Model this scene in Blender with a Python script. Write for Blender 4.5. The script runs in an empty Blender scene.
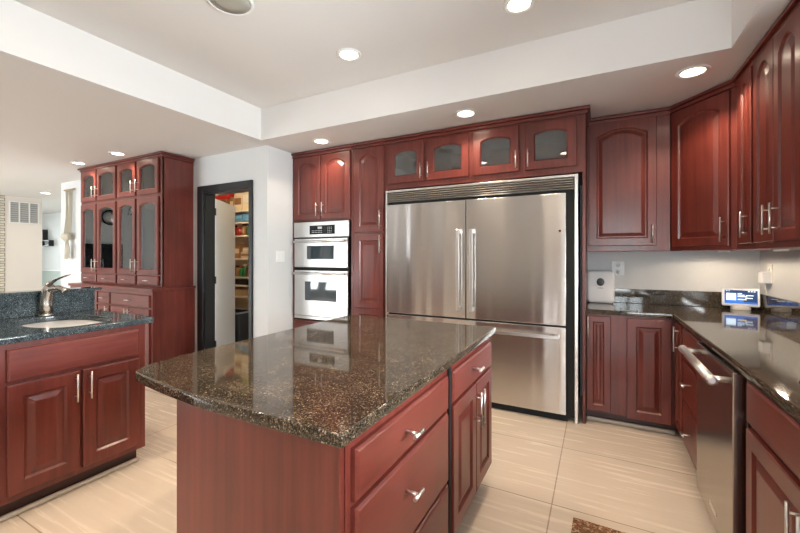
import bpy, bmesh, math, random
from mathutils import Vector, Matrix
random.seed(7)
C = bpy.context.scene.collection
PI = math.pi

# ------------------------------------------------------------------ camera
cam = bpy.data.cameras.new('camera')
cam_o = bpy.data.objects.new('camera', cam); C.objects.link(cam_o)
cam_o.location = (0, 0, 1.35)
cam_o.rotation_euler = (PI/2, 0, math.radians(27.5))
cam.sensor_width = 36.0
cam.lens = 36.0*380/800
cam.shift_y = -(266.5-256)/800
cam.clip_start = 0.02
bpy.context.scene.camera = cam_o

# ------------------------------------------------------------------ world, daylight, exposure
sc = bpy.context.scene
w = bpy.data.worlds.new('world'); sc.world = w; w.use_nodes = True
wn = w.node_tree.nodes; wl = w.node_tree.links
bg = wn['Background']
sky = wn.new('ShaderNodeTexSky'); sky.sky_type = 'NISHITA'
sky.sun_elevation = math.radians(48); sky.sun_rotation = math.radians(20); sky.sun_disc = False
wl.new(sky.outputs[0], bg.inputs[0]); bg.inputs[1].default_value = 0.35

def area(name, loc, rot, sx, sy, power, col=(1, 1, 1)):
    l = bpy.data.lights.new(name, 'AREA'); l.shape = 'RECTANGLE'; l.size = sx; l.size_y = sy
    l.energy = power; l.color = col
    o = bpy.data.objects.new(name, l); C.objects.link(o); o.location = loc; o.rotation_euler = rot
    return o
DAY = (0.93, 0.97, 1.0)
# area lights just outside each window; some windows are unseen and added for light
UP = .35                                    # daylight also comes up off the ground outside
area('daylight', (1.36, 1.40, 1.62), (PI/2+UP, 0, PI/2), 1.5, 1.0, 125, DAY)
area('daylight', (.50, -3.42, 1.40), (PI/2+UP, 0, 0), 1.0, 2.0, 70, DAY)  # added fill for the right back corner, through an unseen window
area('daylight', (-6.85, -3.42, 1.30), (PI/2+UP, 0, 0), 1.9, 2.2, 125, DAY)
area('daylight', (-9.1, -3.42, 1.30), (PI/2+UP, 0, 0), 1.9, 2.2, 125, DAY)
area('daylight', (-17.3, 2.2, 1.5), (PI/2, 0, -PI/2), 2.3, 1.9, 300, DAY)  # added light that brightens the far hall wall

sc.view_settings.view_transform = 'Standard'
sc.view_settings.look = 'None'
sc.view_settings.gamma = 1.0
sc.view_settings.use_curve_mapping = False
sc.view_settings.exposure = 0.92
sc.cycles.use_denoising = True
sc.cycles.max_bounces = 10
sc.cycles.diffuse_bounces = 5
sc.cycles.glossy_bounces = 5
sc.cycles.transparent_max_bounces = 12
sc.cycles.sample_clamp_indirect = 6.0
sc.cycles.caustics_reflective = False
sc.cycles.caustics_refractive = False

# ------------------------------------------------------------------ materials
def lin(r, g, b):
    f = lambda v: (v/255/12.92) if v/255 <= .04045 else ((v/255+.055)/1.055)**2.4
    return (f(r), f(g), f(b), 1)
def mat(name, col, rough=.5, metal=0.0, coat=0.0, spec=None, emit=None, estr=0):
    m = bpy.data.materials.new(name); m.use_nodes = True
    b = m.node_tree.nodes['Principled BSDF']
    b.inputs['Base Color'].default_value = col
    b.inputs['Roughness'].default_value = rough
    b.inputs['Metallic'].default_value = metal
    b.inputs['Coat Weight'].default_value = coat
    b.inputs['Coat Roughness'].default_value = .16
    if spec is not None: b.inputs['Specular IOR Level'].default_value = spec
    if emit: b.inputs['Emission Color'].default_value = emit; b.inputs['Emission Strength'].default_value = estr
    return m
def nodes(m): return m.node_tree.nodes, m.node_tree.links, m.node_tree.nodes['Principled BSDF']
def coords(n, l, scale, rot=(0, 0, 0), loc=(0, 0, 0)):
    tc = n.new('ShaderNodeTexCoord'); mp = n.new('ShaderNodeMapping')
    mp.inputs['Scale'].default_value = scale; mp.inputs['Rotation'].default_value = rot
    mp.inputs['Location'].default_value = loc
    l.new(tc.outputs['Object'], mp.inputs[0]); return mp.outputs[0]
def ramp(n, l, src, stops, interp='LINEAR'):
    r = n.new('ShaderNodeValToRGB'); r.color_ramp.interpolation = interp
    e = r.color_ramp.elements
    e[0].position, e[0].color = stops[0]; e[1].position, e[1].color = stops[-1]
    for p, c in stops[1:-1]:
        x = e.new(p); x.color = c
    l.new(src, r.inputs[0]); return r.outputs[0]
def noise(n, l, vec, scale, detail=3, rough=.5):
    t = n.new('ShaderNodeTexNoise'); t.inputs['Scale'].default_value = scale
    t.inputs['Detail'].default_value = detail; t.inputs['Roughness'].default_value = rough
    l.new(vec, t.inputs['Vector']); return t
def mixc(n, l, fac, a, b, mode='MIX'):
    x = n.new('ShaderNodeMix'); x.data_type = 'RGBA'; x.blend_type = mode
    if isinstance(fac, (int, float)): x.inputs[0].default_value = fac
    else: l.new(fac, x.inputs[0])
    for s, v in ((6, a), (7, b)):
        if isinstance(v, tuple): x.inputs[s].default_value = v
        else: l.new(v, x.inputs[s])
    return x.outputs[2]

def wood(name, dark, mid, light, stretch, rough=.36, coat=.18):
    m = mat(name, mid, rough, 0, coat); n, l, b = nodes(m)
    v = coords(n, l, stretch)
    t = noise(n, l, v, 1.0, 6, .62)
    c = ramp(n, l, t.outputs['Fac'], [(.25, dark), (.5, mid), (.78, light)])
    v2 = coords(n, l, (1.6, 1.6, 1.6)); t2 = noise(n, l, v2, 1.6, 2)
    c2 = ramp(n, l, t2.outputs['Fac'], [(.3, (.72, .70, .70, 1)), (.7, (1.12, 1.08, 1.06, 1))])
    l.new(mixc(n, l, 1.0, c, c2, 'MULTIPLY'), b.inputs['Base Color'])
    r = ramp(n, l, t.outputs['Fac'], [(.3, (rough-.05,)*3+(1,)), (.8, (rough+.08,)*3+(1,))])
    l.new(r, b.inputs['Roughness'])
    return m
CD, CM, CL = lin(88, 35, 28), lin(108, 46, 37), lin(124, 58, 47)
M = {}
M['wood'] = wood('cherry_wood', CD, CM, CL, (34, 34, 1.5))
M['wood_cross'] = wood('cherry_wood_cross', CD, CM, CL, (2.2, 26, 26))
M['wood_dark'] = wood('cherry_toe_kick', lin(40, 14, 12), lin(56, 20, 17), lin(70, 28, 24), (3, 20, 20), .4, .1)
M['wood_inside'] = wood('cabinet_interior', lin(70, 42, 34), lin(90, 56, 44), lin(108, 70, 54), (20, 20, 1.6), .5, 0)
M['groove'] = mat('dark_gap', (.006, .005, .005, 1), .6)

def paint(name, col, rough=.6, amp=.02):
    m = mat(name, col, rough); n, l, b = nodes(m)
    t = noise(n, l, coords(n, l, (1, 1, 1)), 60, 3)
    bp = n.new('ShaderNodeBump'); bp.inputs['Strength'].default_value = amp; bp.inputs['Distance'].default_value = .01
    l.new(t.outputs['Fac'], bp.inputs['Height']); l.new(bp.outputs[0], b.inputs['Normal'])
    return m
M['wall'] = paint('wall_paint', (.66, .675, .68, 1))
M['ceiling'] = paint('ceiling_paint', (.74, .725, .71, 1), .75)
M['hall'] = paint('hall_paint', (.86, .88, .88, 1))
M['panel'] = paint('panel_paint', (.78, .72, .67, 1), .45)
M['green'] = paint('pale_green_paint', (.60, .70, .66, 1), .6)
M['trimwhite'] = paint('white_trim', (.82, .82, .80, 1), .35)
M['black_trim'] = mat('black_painted_wood', lin(17, 19, 22), .38, 0, .05)
M['pantry'] = paint('pantry_paint', (.60, .49, .37, 1))

def granite(name, base, mid, flecks, shine):
    m = mat(name, base, .05, 0, 0, .42); n, l, b = nodes(m)
    v = coords(n, l, (1, 1, 1))
    d = noise(n, l, v, 55, 3)
    ad = n.new('ShaderNodeVectorMath'); ad.operation = 'MULTIPLY_ADD'
    ad.inputs[1].default_value = (.012, .012, .012)
    l.new(d.outputs['Color'], ad.inputs[0]); l.new(v, ad.inputs[2])
    vo = n.new('ShaderNodeTexVoronoi'); vo.inputs['Scale'].default_value = 300
    l.new(ad.outputs[0], vo.inputs['Vector'])
    sp = n.new('ShaderNodeSeparateColor'); l.new(vo.outputs['Color'], sp.inputs[0])
    c1 = ramp(n, l, sp.outputs[0], [(0, base), (.42, base), (.55, mid), (.80, mid), (.90, flecks), (.965, flecks), (.97, shine), (1, shine)])
    big = noise(n, l, v, 9, 4)
    c2 = ramp(n, l, big.outputs['Fac'], [(.35, (.65, .65, .65, 1)), (.68, (1.25, 1.2, 1.15, 1))])
    l.new(mixc(n, l, 1.0, c1, c2, 'MULTIPLY'), b.inputs['Base Color'])
    return m
M['granite'] = granite('brown_granite', (.022, .017, .012, 1), (.070, .052, .034, 1), (.135, .10, .064, 1), (.27, .23, .18, 1))
M['granite_blue'] = granite('granite_bluer', (.030, .040, .047, 1), (.075, .10, .115, 1), (.13, .165, .185, 1), (.26, .30, .32, 1))  # bluer, lighter copy of the counter granite, used on the peninsula

ANI = .25
def steel(name, col, rough, aniso=.75, streak=.03, wavy=.0):
    m = mat(name, col, rough, 1.0); n, l, b = nodes(m)
    b.inputs['Anisotropic'].default_value = aniso
    tg = n.new('ShaderNodeTangent'); tg.direction_type = 'RADIAL'; tg.axis = 'Z'
    l.new(tg.outputs[0], b.inputs['Tangent']); b.inputs['Anisotropic Rotation'].default_value = ANI
    v = coords(n, l, (3, 3, 500)); t = noise(n, l, v, 1, 2)
    r = ramp(n, l, t.outputs['Fac'], [(.3, (rough-streak/2,)*3+(1,)), (.7, (rough+streak/2,)*3+(1,))])
    l.new(r, b.inputs['Roughness'])
    wv = noise(n, l, coords(n, l, (4.5, 4.5, .12)), 1, 1)          # sheet metal is never quite flat
    bp = n.new('ShaderNodeBump'); bp.inputs['Strength'].default_value = wavy; bp.inputs['Distance'].default_value = .02
    l.new(wv.outputs['Fac'], bp.inputs['Height']); l.new(bp.outputs[0], b.inputs['Normal'])
    return m
M['steel'] = steel('brushed_stainless', (.68, .665, .655, 1), .22, .93, wavy=1.0)
M['steel_light'] = steel('pale_stainless', (.62, .615, .61, 1), .30, .5)
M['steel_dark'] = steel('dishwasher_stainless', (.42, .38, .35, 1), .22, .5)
M['steel_bright'] = mat('polished_steel', (.80, .785, .77, 1), .28, 1.0)
M['nickel'] = mat('brushed_nickel', (.70, .68, .65, 1), .28, 1.0)
M['faucet'] = mat('satin_nickel', (.56, .52, .47, 1), .27, 1.0)
M['sinksteel'] = mat('sink_steel', (.88, .88, .88, 1), .3, .35)
M['mirror'] = mat('mirror', (.84, .84, .82, 1), .03, 1.0)
M['black'] = mat('black_plastic', (.012, .012, .013, 1), .35)
M['blackgap'] = mat('black_recess', (.008, .008, .008, 1), .7)  # shade of the refrigerator door gap put into a near-black colour
M['ovenglass'] = mat('oven_glass', (.05, .065, .075, 1), .04, 0, 0, .9)
M['dispglass'] = mat('oven_display', (.015, .017, .02, 1), .08)
M['white_plastic'] = mat('white_plastic', (.80, .81, .83, 1), .28)
M['shoe'] = mat('cream_moulding', (.60, .53, .45, 1), .4)
M['ivory'] = mat('ivory_plastic', (.74, .72, .68, 1), .35)
M['grey_plate'] = mat('grey_plate', (.56, .58, .60, 1), .3)
M['lamp'] = mat('lamp_disc', (1, .95, .85, 1), .4, emit=(1, .86, .66, 1), estr=9)
M['speaker'] = mat('speaker_grille', (.42, .40, .35, 1), .7)
M['fibre'] = mat('cotton_cord', (.50, .46, .37, 1), .9)
M['screen_blue'] = mat('screen_blue', (.01, .05, .18, 1), .1, emit=(.03, .14, .50, 1), estr=.8)
M['screen_dark'] = mat('screen_navy', (.01, .02, .06, 1), .1, emit=(.02, .05, .16, 1), estr=.5)
M['screen_white'] = mat('screen_white', (.6, .7, .75, 1), .2, emit=(.62, .82, .95, 1), estr=.8)
M['screen_yellow'] = mat('screen_yellow', (.7, .6, .2, 1), .2, emit=(.95, .80, .28, 1), estr=.6)
M['textgrey'] = mat('grey_print', (.30, .30, .31, 1), .5)
M['red'] = mat('red_plastic', (.62, .02, .015, 1), .4)
M['badge'] = mat('dark_red_badge', (.12, .01, .01, 1), .3)
M['rubber'] = mat('dark_rubber', (.02, .02, .02, 1), .7)

def glass(name, tint, refl=.9):
    m = bpy.data.materials.new(name); m.use_nodes = True
    n, l = m.node_tree.nodes, m.node_tree.links
    n.remove(n['Principled BSDF'])
    tr = n.new('ShaderNodeBsdfTransparent'); tr.inputs[0].default_value = tint
    gl = n.new('ShaderNodeBsdfGlossy'); gl.inputs['Roughness'].default_value = .02; gl.inputs[0].default_value = (refl, refl, refl, 1)
    fr = n.new('ShaderNodeFresnel'); fr.inputs[0].default_value = 1.9
    mx = n.new('ShaderNodeMixShader')
    l.new(fr.outputs[0], mx.inputs[0]); l.new(tr.outputs[0], mx.inputs[1]); l.new(gl.outputs[0], mx.inputs[2])
    l.new(mx.outputs[0], n['Material Output'].inputs[0])
    return m
M['glass'] = glass('cabinet_glass', (.80, .82, .81, 1))
M['pane'] = glass('window_pane', (.96, .98, .98, 1), .5)

def floor_mat():
    m = mat('beige_tile', (.6, .5, .4, 1), .22, 0, 0, .45); n, l, b = nodes(m)
    br = n.new('ShaderNodeTexBrick'); br.offset = 0; br.squash = 1
    v = coords(n, l, (1, 1, 1), loc=(.222+1.39*10, -2.215+.69*10, 0))
    l.new(v, br.inputs['Vector'])
    br.inputs['Scale'].default_value = 1; br.inputs['Mortar Size'].default_value = .0035
    br.inputs['Mortar Smooth'].default_value = .1
    br.inputs['Brick Width'].default_value = 1.39; br.inputs['Row Height'].default_value = .69
    br.inputs['Color1'].default_value = (1, 1, 1, 1); br.inputs['Color2'].default_value = (.93, .92, .91, 1)
    br.inputs['Mortar'].default_value = (.52, .46, .40, 1)
    s = noise(n, l, coords(n, l, (1.6, 36, 1)), 1, 5, .6)
    c = ramp(n, l, s.outputs['Fac'], [(.28, (.655, .56, .46, 1)), (.5, (.695, .60, .495, 1)), (.75, (.725, .635, .53, 1))])
    l.new(mixc(n, l, 1.0, c, br.outputs['Color'], 'MULTIPLY'), b.inputs['Base Color'])
    r = ramp(n, l, s.outputs['Fac'], [(.3, (.20,)*3+(1,)), (.8, (.33,)*3+(1,))]); l.new(r, b.inputs['Roughness'])
    bp = n.new('ShaderNodeBump'); bp.inputs['Strength'].default_value = .25; bp.inputs['Distance'].default_value = .003; bp.invert = True
    l.new(br.outputs['Fac'], bp.inputs['Height']); l.new(bp.outputs[0], b.inputs['Normal'])
    return m
M['floor'] = floor_mat()
def stone_mat():
    m = mat('stacked_stone', (.6, .55, .47, 1), .7); n, l, b = nodes(m)
    br = n.new('ShaderNodeTexBrick'); l.new(coords(n, l, (1, 1, 1), rot=(0, PI/2, PI/2)), br.inputs['Vector'])
    br.inputs['Scale'].default_value = 1; br.inputs['Brick Width'].default_value = .14; br.inputs['Row Height'].default_value = .05
    br.inputs['Mortar Size'].default_value = .006
    br.inputs['Color1'].default_value = (.74, .68, .58, 1); br.inputs['Color2'].default_value = (.55, .50, .42, 1); br.inputs['Mortar'].default_value = (.22, .20, .18, 1)
    l.new(br.outputs['Color'], b.inputs['Base Color']); return m
M['stone'] = stone_mat()
def rug_mat():
    m = mat('woven_rug', (.3, .17, .09, 1), .95); n, l, b = nodes(m)
    v = coords(n, l, (1, 1, 1))
    vo = n.new('ShaderNodeTexVoronoi'); vo.inputs['Scale'].default_value = 120; l.new(v, vo.inputs['Vector'])
    sp = n.new('ShaderNodeSeparateColor'); l.new(vo.outputs['Color'], sp.inputs[0])
    c = ramp(n, l, sp.outputs[0], [(0, (.07, .03, .013, 1)), (.45, (.19, .085, .04, 1)), (.7, (.27, .10, .05, 1)), (.85, (.42, .28, .16, 1)), (1, (.48, .36, .22, 1))])
    l.new(c, b.inputs['Base Color']); return m
M['rug'] = rug_mat()
M['rug_border'] = mat('rug_border', (.16, .085, .04, 1), .95)

# ------------------------------------------------------------------ mesh helpers
class MB:
    def __init__(s): s.v = []; s.f = []; s.sm = []
    def add(s, vs, fs, smooth=False):
        o = len(s.v); s.v += [tuple(v) for v in vs]; s.f += [tuple(i+o for i in f) for f in fs]; s.sm += [smooth]*len(fs); return s
    def box(s, x0, x1, y0, y1, z0, z1):
        vs = [(x, y, z) for x in (x0, x1) for y in (y0, y1) for z in (z0, z1)]
        return s.add(vs, [(0, 1, 3, 2), (4, 6, 7, 5), (0, 4, 5, 1), (2, 3, 7, 6), (0, 2, 6, 4), (1, 5, 7, 3)])
    def loops(s, ls, cap0=True, cap1=True, closed=True, smooth=False):
        n = len(ls[0]); vs = [p for q in ls for p in q]; fs = []
        for a in range(len(ls)-1):
            for i in range(n if closed else n-1):
                j = (i+1) % n
                fs.append((a*n+i, a*n+j, (a+1)*n+j, (a+1)*n+i))
        s.add(vs, fs, smooth)
        o = len(s.v)-len(vs)
        if cap0: s.f.append(tuple(o+i for i in range(n))); s.sm.append(False)
        if cap1: s.f.append(tuple(o+(len(ls)-1)*n+i for i in range(n))); s.sm.append(False)
        return s
    def tube(s, pts, r, n=12, cap=True):
        pts = [Vector(p) for p in pts]; rs = r if isinstance(r, (list, tuple)) else [r]*len(pts)
        ls = []; up = None
        for i, p in enumerate(pts):
            d = (pts[min(i+1, len(pts)-1)]-pts[max(i-1, 0)]).normalized()
            if up is None: up = Vector((0, 0, 1)) if abs(d.z) < .9 else Vector((0, 1, 0))
            a = d.cross(up).normalized(); b = a.cross(d).normalized(); up = b
            ls.append([p+a*rs[i]*math.cos(2*PI*k/n)+b*rs[i]*math.sin(2*PI*k/n) for k in range(n)])
        return s.loops(ls, cap, cap, True, True)
    def lathe(s, prof, c=(0, 0, 0), n=24, axis='z', cap0=True, cap1=True):
        ls = []
        for r, h in prof:
            q = []
            for k in range(n):
                a = 2*PI*k/n; x, y = r*math.cos(a), r*math.sin(a)
                if axis == 'z': q.append((c[0]+x, c[1]+y, c[2]+h))
                elif axis == 'y': q.append((c[0]+x, c[1]+h, c[2]+y))
                else: q.append((c[0]+h, c[1]+x, c[2]+y))
            ls.append(q)
        return s.loops(ls, cap0, cap1, True, True)
    def build(s, name, m, parent=None, bevel=0, seg=2, loc=None, rotz=0):
        me = bpy.data.meshes.new(name); me.from_pydata(s.v, [], s.f)
        bm = bmesh.new(); bm.from_mesh(me)
        bmesh.ops.recalc_face_normals(bm, faces=bm.faces); bm.to_mesh(me); bm.free()
        me.polygons.foreach_set('use_smooth', s.sm)
        me.materials.append(M[m] if isinstance(m, str) else m)
        o = bpy.data.objects.new(name, me); C.objects.link(o)
        if parent is not None: o.parent = parent
        if loc is not None: o.location = loc
        if rotz: o.rotation_euler = (0, 0, rotz)
        if bevel:
            md = o.modifiers.new('bevel', 'BEVEL'); md.width = bevel; md.segments = seg; md.limit_method = 'ANGLE'
            md.angle_limit = math.radians(40); md.harden_normals = False
        return o

def tag(o, label, cat, group=None):
    o['label'] = label; o['category'] = cat
    if group: o['group'] = group
    return o
def thing(name, label, cat, loc, rotz=0, group=None):
    o = bpy.data.objects.new(name, None); C.objects.link(o); o.location = loc; o.rotation_euler = (0, 0, rotz)
    o.empty_display_size = .1
    return tag(o, label, cat, group)
def struct(name, mb, m, bevel=0):
    o = mb.build(name, m, None, bevel); o['kind'] = 'structure'; return o
def copy_tree(o, parent=None):
    c = o.copy(); C.objects.link(c)
    if parent is not None: c.parent = parent
    for ch in list(o.children): copy_tree(ch, c)
    return c

def outline(x0, x1, z0, z1, ins, arch, n=10):
    xa, xb, za = x0+ins, x1-ins, z0+ins
    zt = z1-ins; zs = zt-arch
    pts = [(xa, za), (xb, za)]
    for k in range(n+1):
        t = 1-2*k/n
        pts.append(((xa+xb)/2+t*(xb-xa)/2, zs+arch*(1-t*t)))
    return pts
def rect_like(x0, x1, z0, z1, n=10):
    pts = [(x0, z0), (x1, z0)]
    for k in range(n+1): pts.append((x1+(x0-x1)*k/n, z1))
    return pts
def at(pts, y): return [(x, y, z) for x, z in pts]

def panel_front(m, x0, x1, z0, z1, fw=.06, arch=0.0, t=.021, glass=False):
    e = .004
    L = [at(rect_like(x0, x1, z0, z1), 0), at(rect_like(x0, x1, z0, z1), -(t-e)), at(rect_like(x0+e, x1-e, z0+e, z1-e), -t)]
    L.append(at(outline(x0, x1, z0, z1, fw, arch), -t))
    L.append(at(outline(x0, x1, z0, z1, fw+.010, arch), -t+.011))
    if glass:
        L.append(at(outline(x0, x1, z0, z1, fw+.010, arch), 0)); L.append(L[0])
        return m.loops(L, False, False)
    L.append(at(outline(x0, x1, z0, z1, fw+.018, arch), -t+.011))
    L.append(at(outline(x0, x1, z0, z1, fw+.045, arch), -t+.002))
    L.append(at(outline(x0, x1, z0, z1, fw+.048, arch), -t+.0015))
    return m.loops(L)
def slab_front(m, x0, x1, z0, z1, t=.021):
    e = .010
    r = lambda i: rect_like(x0+i, x1-i, z0+i, z1-i, 1)
    return m.loops([at(r(0), 0), at(r(0), -t+.008), at(r(e*.5), -t+.003), at(r(e), -t)])

def bar_v(parent, x, z0, z1, y=-.021, so=.034, r=.0052):
    m = MB(); m.tube([(x, y-so, z0), (x, y-so, z1)], r, 12)
    for z in (z0+.03, z1-.03): m.tube([(x, y+.001, z), (x, y-so, z)], r*.75, 8)
    o = m.build('handle', 'nickel', parent); o['label'] = 'brushed nickel bar handle'; return o
def bar_h(parent, x0, x1, z, y=-.021, so=.030, r=.0052, ins=.02):
    m = MB(); m.tube([(x0, y-so, z), (x1, y-so, z)], r, 12)
    for x in (x0+ins, x1-ins): m.tube([(x, y+.001, z), (x, y-so, z)], r*.75, 8)
    o = m.build('handle', 'nickel', parent); o['label'] = 'brushed nickel bar handle'; return o
def tknob(parent, x, z, y=-.021):
    so = .046
    m = MB(); m.tube([(x-.032, y-so, z), (x+.032, y-so, z)], .0068, 12); m.tube([(x, y+.001, z), (x, y-so, z)], .0055, 8)
    o = m.build('handle', 'nickel', parent); o['label'] = 'small nickel T-bar pull'; return o

def door(p, x0, x1, z0, z1, hx=None, hz=None, arch=.05, fw=.058, glass=False, split=None):
    m = MB()
    if split:
        panel_front(m, x0, x1, z0, split, fw, 0); panel_front(m, x0, x1, split, z1, fw, arch)
    else: panel_front(m, x0, x1, z0, z1, fw, arch, glass=glass)
    d = m.build('door', 'wood', p)
    if glass:
        g = MB(); o = outline(x0, x1, z0, z1, fw+.0095, arch)
        g.loops([at(o, -.008), at(o, -.004)])
        q = g.build('glass_pane', 'glass', d); q['label'] = 'clear arched glass pane'
    if hx is not None: bar_v(d, hx, hz[0], hz[1])
    return d
def drawer(p, x0, x1, z0, z1, pull='t', zc=None, n='drawer', hl=.05, dx=0):
    m = MB(); slab_front(m, x0, x1, z0, z1)
    d = m.build(n, 'wood_cross', p)
    zc = (z0+z1)/2 if zc is None else zc
    if pull == 't': tknob(d, (x0+x1)/2+dx, zc)
    elif pull == 'h': bar_h(d, (x0+x1)/2-hl, (x0+x1)/2+hl, zc)
    return d
def carcass(p, w, d, z0, z1, toe=0.0, x0=0.0, shoe=False, name='body'):
    m = MB().box(x0, x0+w, 0, d, z0+toe, z1); b = m.build(name, 'wood', p, .002, 1)
    if toe:
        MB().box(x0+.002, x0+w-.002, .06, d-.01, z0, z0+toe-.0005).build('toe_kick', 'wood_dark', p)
        if shoe:
            s = MB().box(x0+.004, x0+w-.004, .038, .0595, z0, z0+.03).build('shoe_moulding', 'shoe', p, .008, 3); s['label'] = 'cream quarter-round strip along the toe kick'
    return b
def open_carcass(p, w, d, z0, z1, shelves=(), divs=(), mat_in='wood', t=.019, stiles=()):
    m = MB()
    m.box(0, t, 0, d, z0, z1).box(w-t, w, 0, d, z0, z1).box(t, w-t, 0, d, z0, z0+t).box(t, w-t, 0, d, z1-t, z1).box(t, w-t, d-.01, d, z0+t, z1-t)
    for a, b, c, e in stiles: m.box(a, b, -.0005, .019, c, e)
    for x in divs: m.box(x-.009, x+.009, .02, d-.011, z0+t, z1-t)
    b = m.build('body', mat_in, p, .001, 1)
    for z in shelves:
        s = MB().box(t+.001, w-t-.001, .03, d-.012, z-.009, z+.009).build('shelf', 'wood_inside', p)
    return b
def crown(p, x0, x1, z1, d, left=True, right=True, h=.055):
    m = MB()
    a, b = (.016 if left else 0), (.016 if right else 0)
    m.box(x0-a, x1+b, -.016, d, z1-h, z1-h*.45)
    a, b = (.034 if left else 0), (.034 if right else 0)
    m.box(x0-a, x1+b, -.034, d, z1-h*.45, z1)
    return m.build('crown_moulding', 'wood_cross', p, .006, 2)

# ------------------------------------------------------------------ room shell
TY0, TY1, TX0, TX1, ZL, ZT = -1.7, 2.85, -3.12, .69, 2.56, 2.89
struct('floor', MB().box(-17.2, 1.3, -3.5, 5.2, -.1, 0), 'floor')
m = MB()
m.box(-17.2, TX0, -3.5, 5.2, ZL, ZT); m.box(TX0, 1.3, TY1, 5.2, ZL, ZT); m.box(TX1, 1.3, -3.5, TY1, ZL, ZT); m.box(TX0, TX1, -3.5, TY0, ZL, ZT)
struct('ceiling', m, 'ceiling')
struct('ceiling_tray', MB().box(TX0-.1, TX1+.1, TY0-.1, TY1+.1, ZT+.001, ZT+.1), 'ceiling')
struct('wall_back', MB().box(-3.2, 1.28, 4.06, 4.18, 0, ZL), 'wall')
struct('wall_pantry_side', MB().box(-3.32, -3.2, 3.01, 4.18, 0, ZL), 'wall')
JL, JR, HZ = -4.25, -3.46, 2.12          # pantry doorway
m = MB().box(-7.94, JL, 3.01, 3.13, 0, ZL).box(JR, -3.32, 3.01, 3.13, 0, ZL).box(JL, JR, 3.01, 3.13, HZ, ZL)
struct('wall_hutch', m, 'wall')
# pantry room
struct('wall_pantry_back', MB().box(-6.1, -3.32, 4.50, 4.60, 0, ZL), 'pantry')
struct('wall_pantry_left', MB().box(-6.1, -6.0, 3.13, 4.50, 0, ZL), 'pantry')
# hall beyond
struct('wall_hall_back', MB().box(-17.2, -6.1, 5.0, 5.12, .955, ZL), 'hall')
struct('wall_hall_lower', MB().box(-17.2, -6.1, 5.0, 5.12, 0, .93), 'green')
struct('trim_hall', MB().box(-17.2, -6.1, 4.94, 5.12, .93, .955), 'trimwhite', .004)
struct('wall_hall_side', MB().box(-7.94, -7.82, 3.13, 5.0, 0, ZL), 'hall')
def wall_with_holes(name, axis, pos, th, a0, a1, holes, m_):
    """wall along x (axis 'x' at y=pos) or along y (axis 'y' at x=pos), holes = (a, b, z0, z1)"""
    m = MB(); cuts = sorted(holes); cur = a0
    def bx(a, b, z0, z1):
        if b-a < 1e-4 or z1-z0 < 1e-4: return
        if axis == 'x': m.box(a, b, pos, pos+th, z0, z1)
        else: m.box(pos, pos+th, a, b, z0, z1)
    for a, b, z0, z1 in cuts:
        bx(cur, a, 0, ZL); bx(a, b, 0, z0); bx(a, b, z1, ZL); cur = b
    bx(cur, a1, 0, ZL); return struct(name, m, m_)
WH = [(-10.1, -8.1, .2, 2.4), (-7.85, -5.85, .2, 2.4), (-.05, 1.05, .35, 2.45)]  # unseen guessed windows behind the camera supply daylight, right one added as fill
wall_with_holes('wall_front', 'x', -3.32, .12, -10.5, 1.28, WH, 'wall')
struct('wall_left', MB().box(-10.62, -10.5, -3.32, 2.78, 0, ZL), 'wall')
struct('wall_left_stone', MB().box(-10.62, -10.49, 2.781, 3.085, 0, ZL), 'stone')
struct('wall_panel', MB().box(-10.60, -10.5, 3.09, 3.66, 0, ZL), 'panel')
wall_with_holes('wall_far_left', 'y', -17.2, .12, -3.32, 5.0, [(1.0, 3.4, .5, 2.5)], 'hall')
struct('wall_hall_front', MB().box(-17.2, -10.62, 1.0-.3, .82, 0, ZL), 'hall')
def window(i, axis, a, b, z0, z1, pos, mull):
    r = bpy.data.objects.new('window_%d' % i, None); C.objects.link(r); r['kind'] = 'structure'
    m = MB(); g = MB()
    def bx(mm, p, q, z, y, t0, t1):
        if axis == 'x': mm.box(p, q, pos+t0, pos+t1, z, y)
        else: mm.box(pos+t0, pos+t1, p, q, z, y)
    f = .06
    bx(m, a, b, z0, z0+f, .02, .09); bx(m, a, b, z1-f, z1, .02, .09); bx(m, a, a+f, z0+f, z1-f, .02, .09); bx(m, b-f, b, z0+f, z1-f, .02, .09)
    for k in range(1, mull):
        x = a+(b-a)*k/mull; bx(m, x-.025, x+.025, z0+f, z1-f, .02, .09)
    bx(g, a+f, b-f, z0+f, z1-f, .05, .056)
    m.build('window_frame', 'trimwhite', r)['kind'] = 'structure'; g.build('window_glass', 'pane', r)['kind'] = 'structure'
for i, h in enumerate(WH): window(i+1, 'x', h[0], h[1], h[2], h[3], -3.32, 3)
window(4, 'y', 1.0, 3.4, .5, 2.5, -17.2, 2)  # unseen window, added as the source of the hall light
wall_with_holes('wall_right', 'y', 1.16, .12, -3.32, 4.06, [(.6, 2.2, 1.10, 2.15)], 'wall')
window(5, 'y', .6, 2.2, 1.10, 2.15, 1.16, 2)
# black door casing of the pantry
m = MB()
m.box(-4.36, JL, 2.985, 3.01, 0, HZ+.080).box(JR, -3.415, 2.985, 3.01, 0, HZ+.080).box(JL, JR, 2.985, 3.01, HZ, HZ+.080)
struct('trim_pantry_door', m, 'black_trim', .004)
m = MB().box(JL, JL+.02, 3.0, 3.135, 0, HZ).box(JR-.02, JR, 3.0, 3.135, 0, HZ).box(JL+.02, JR-.02, 3.0, 3.135, HZ-.02, HZ)
struct('trim_pantry_jamb', m, 'black_trim')
m = MB().box(-7.94, -6.5, 2.992, 3.01, 0, .1).box(-3.41, -3.2, 2.992, 3.01, 0, .1)
struct('baseboard_back', m, 'trimwhite')

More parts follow.
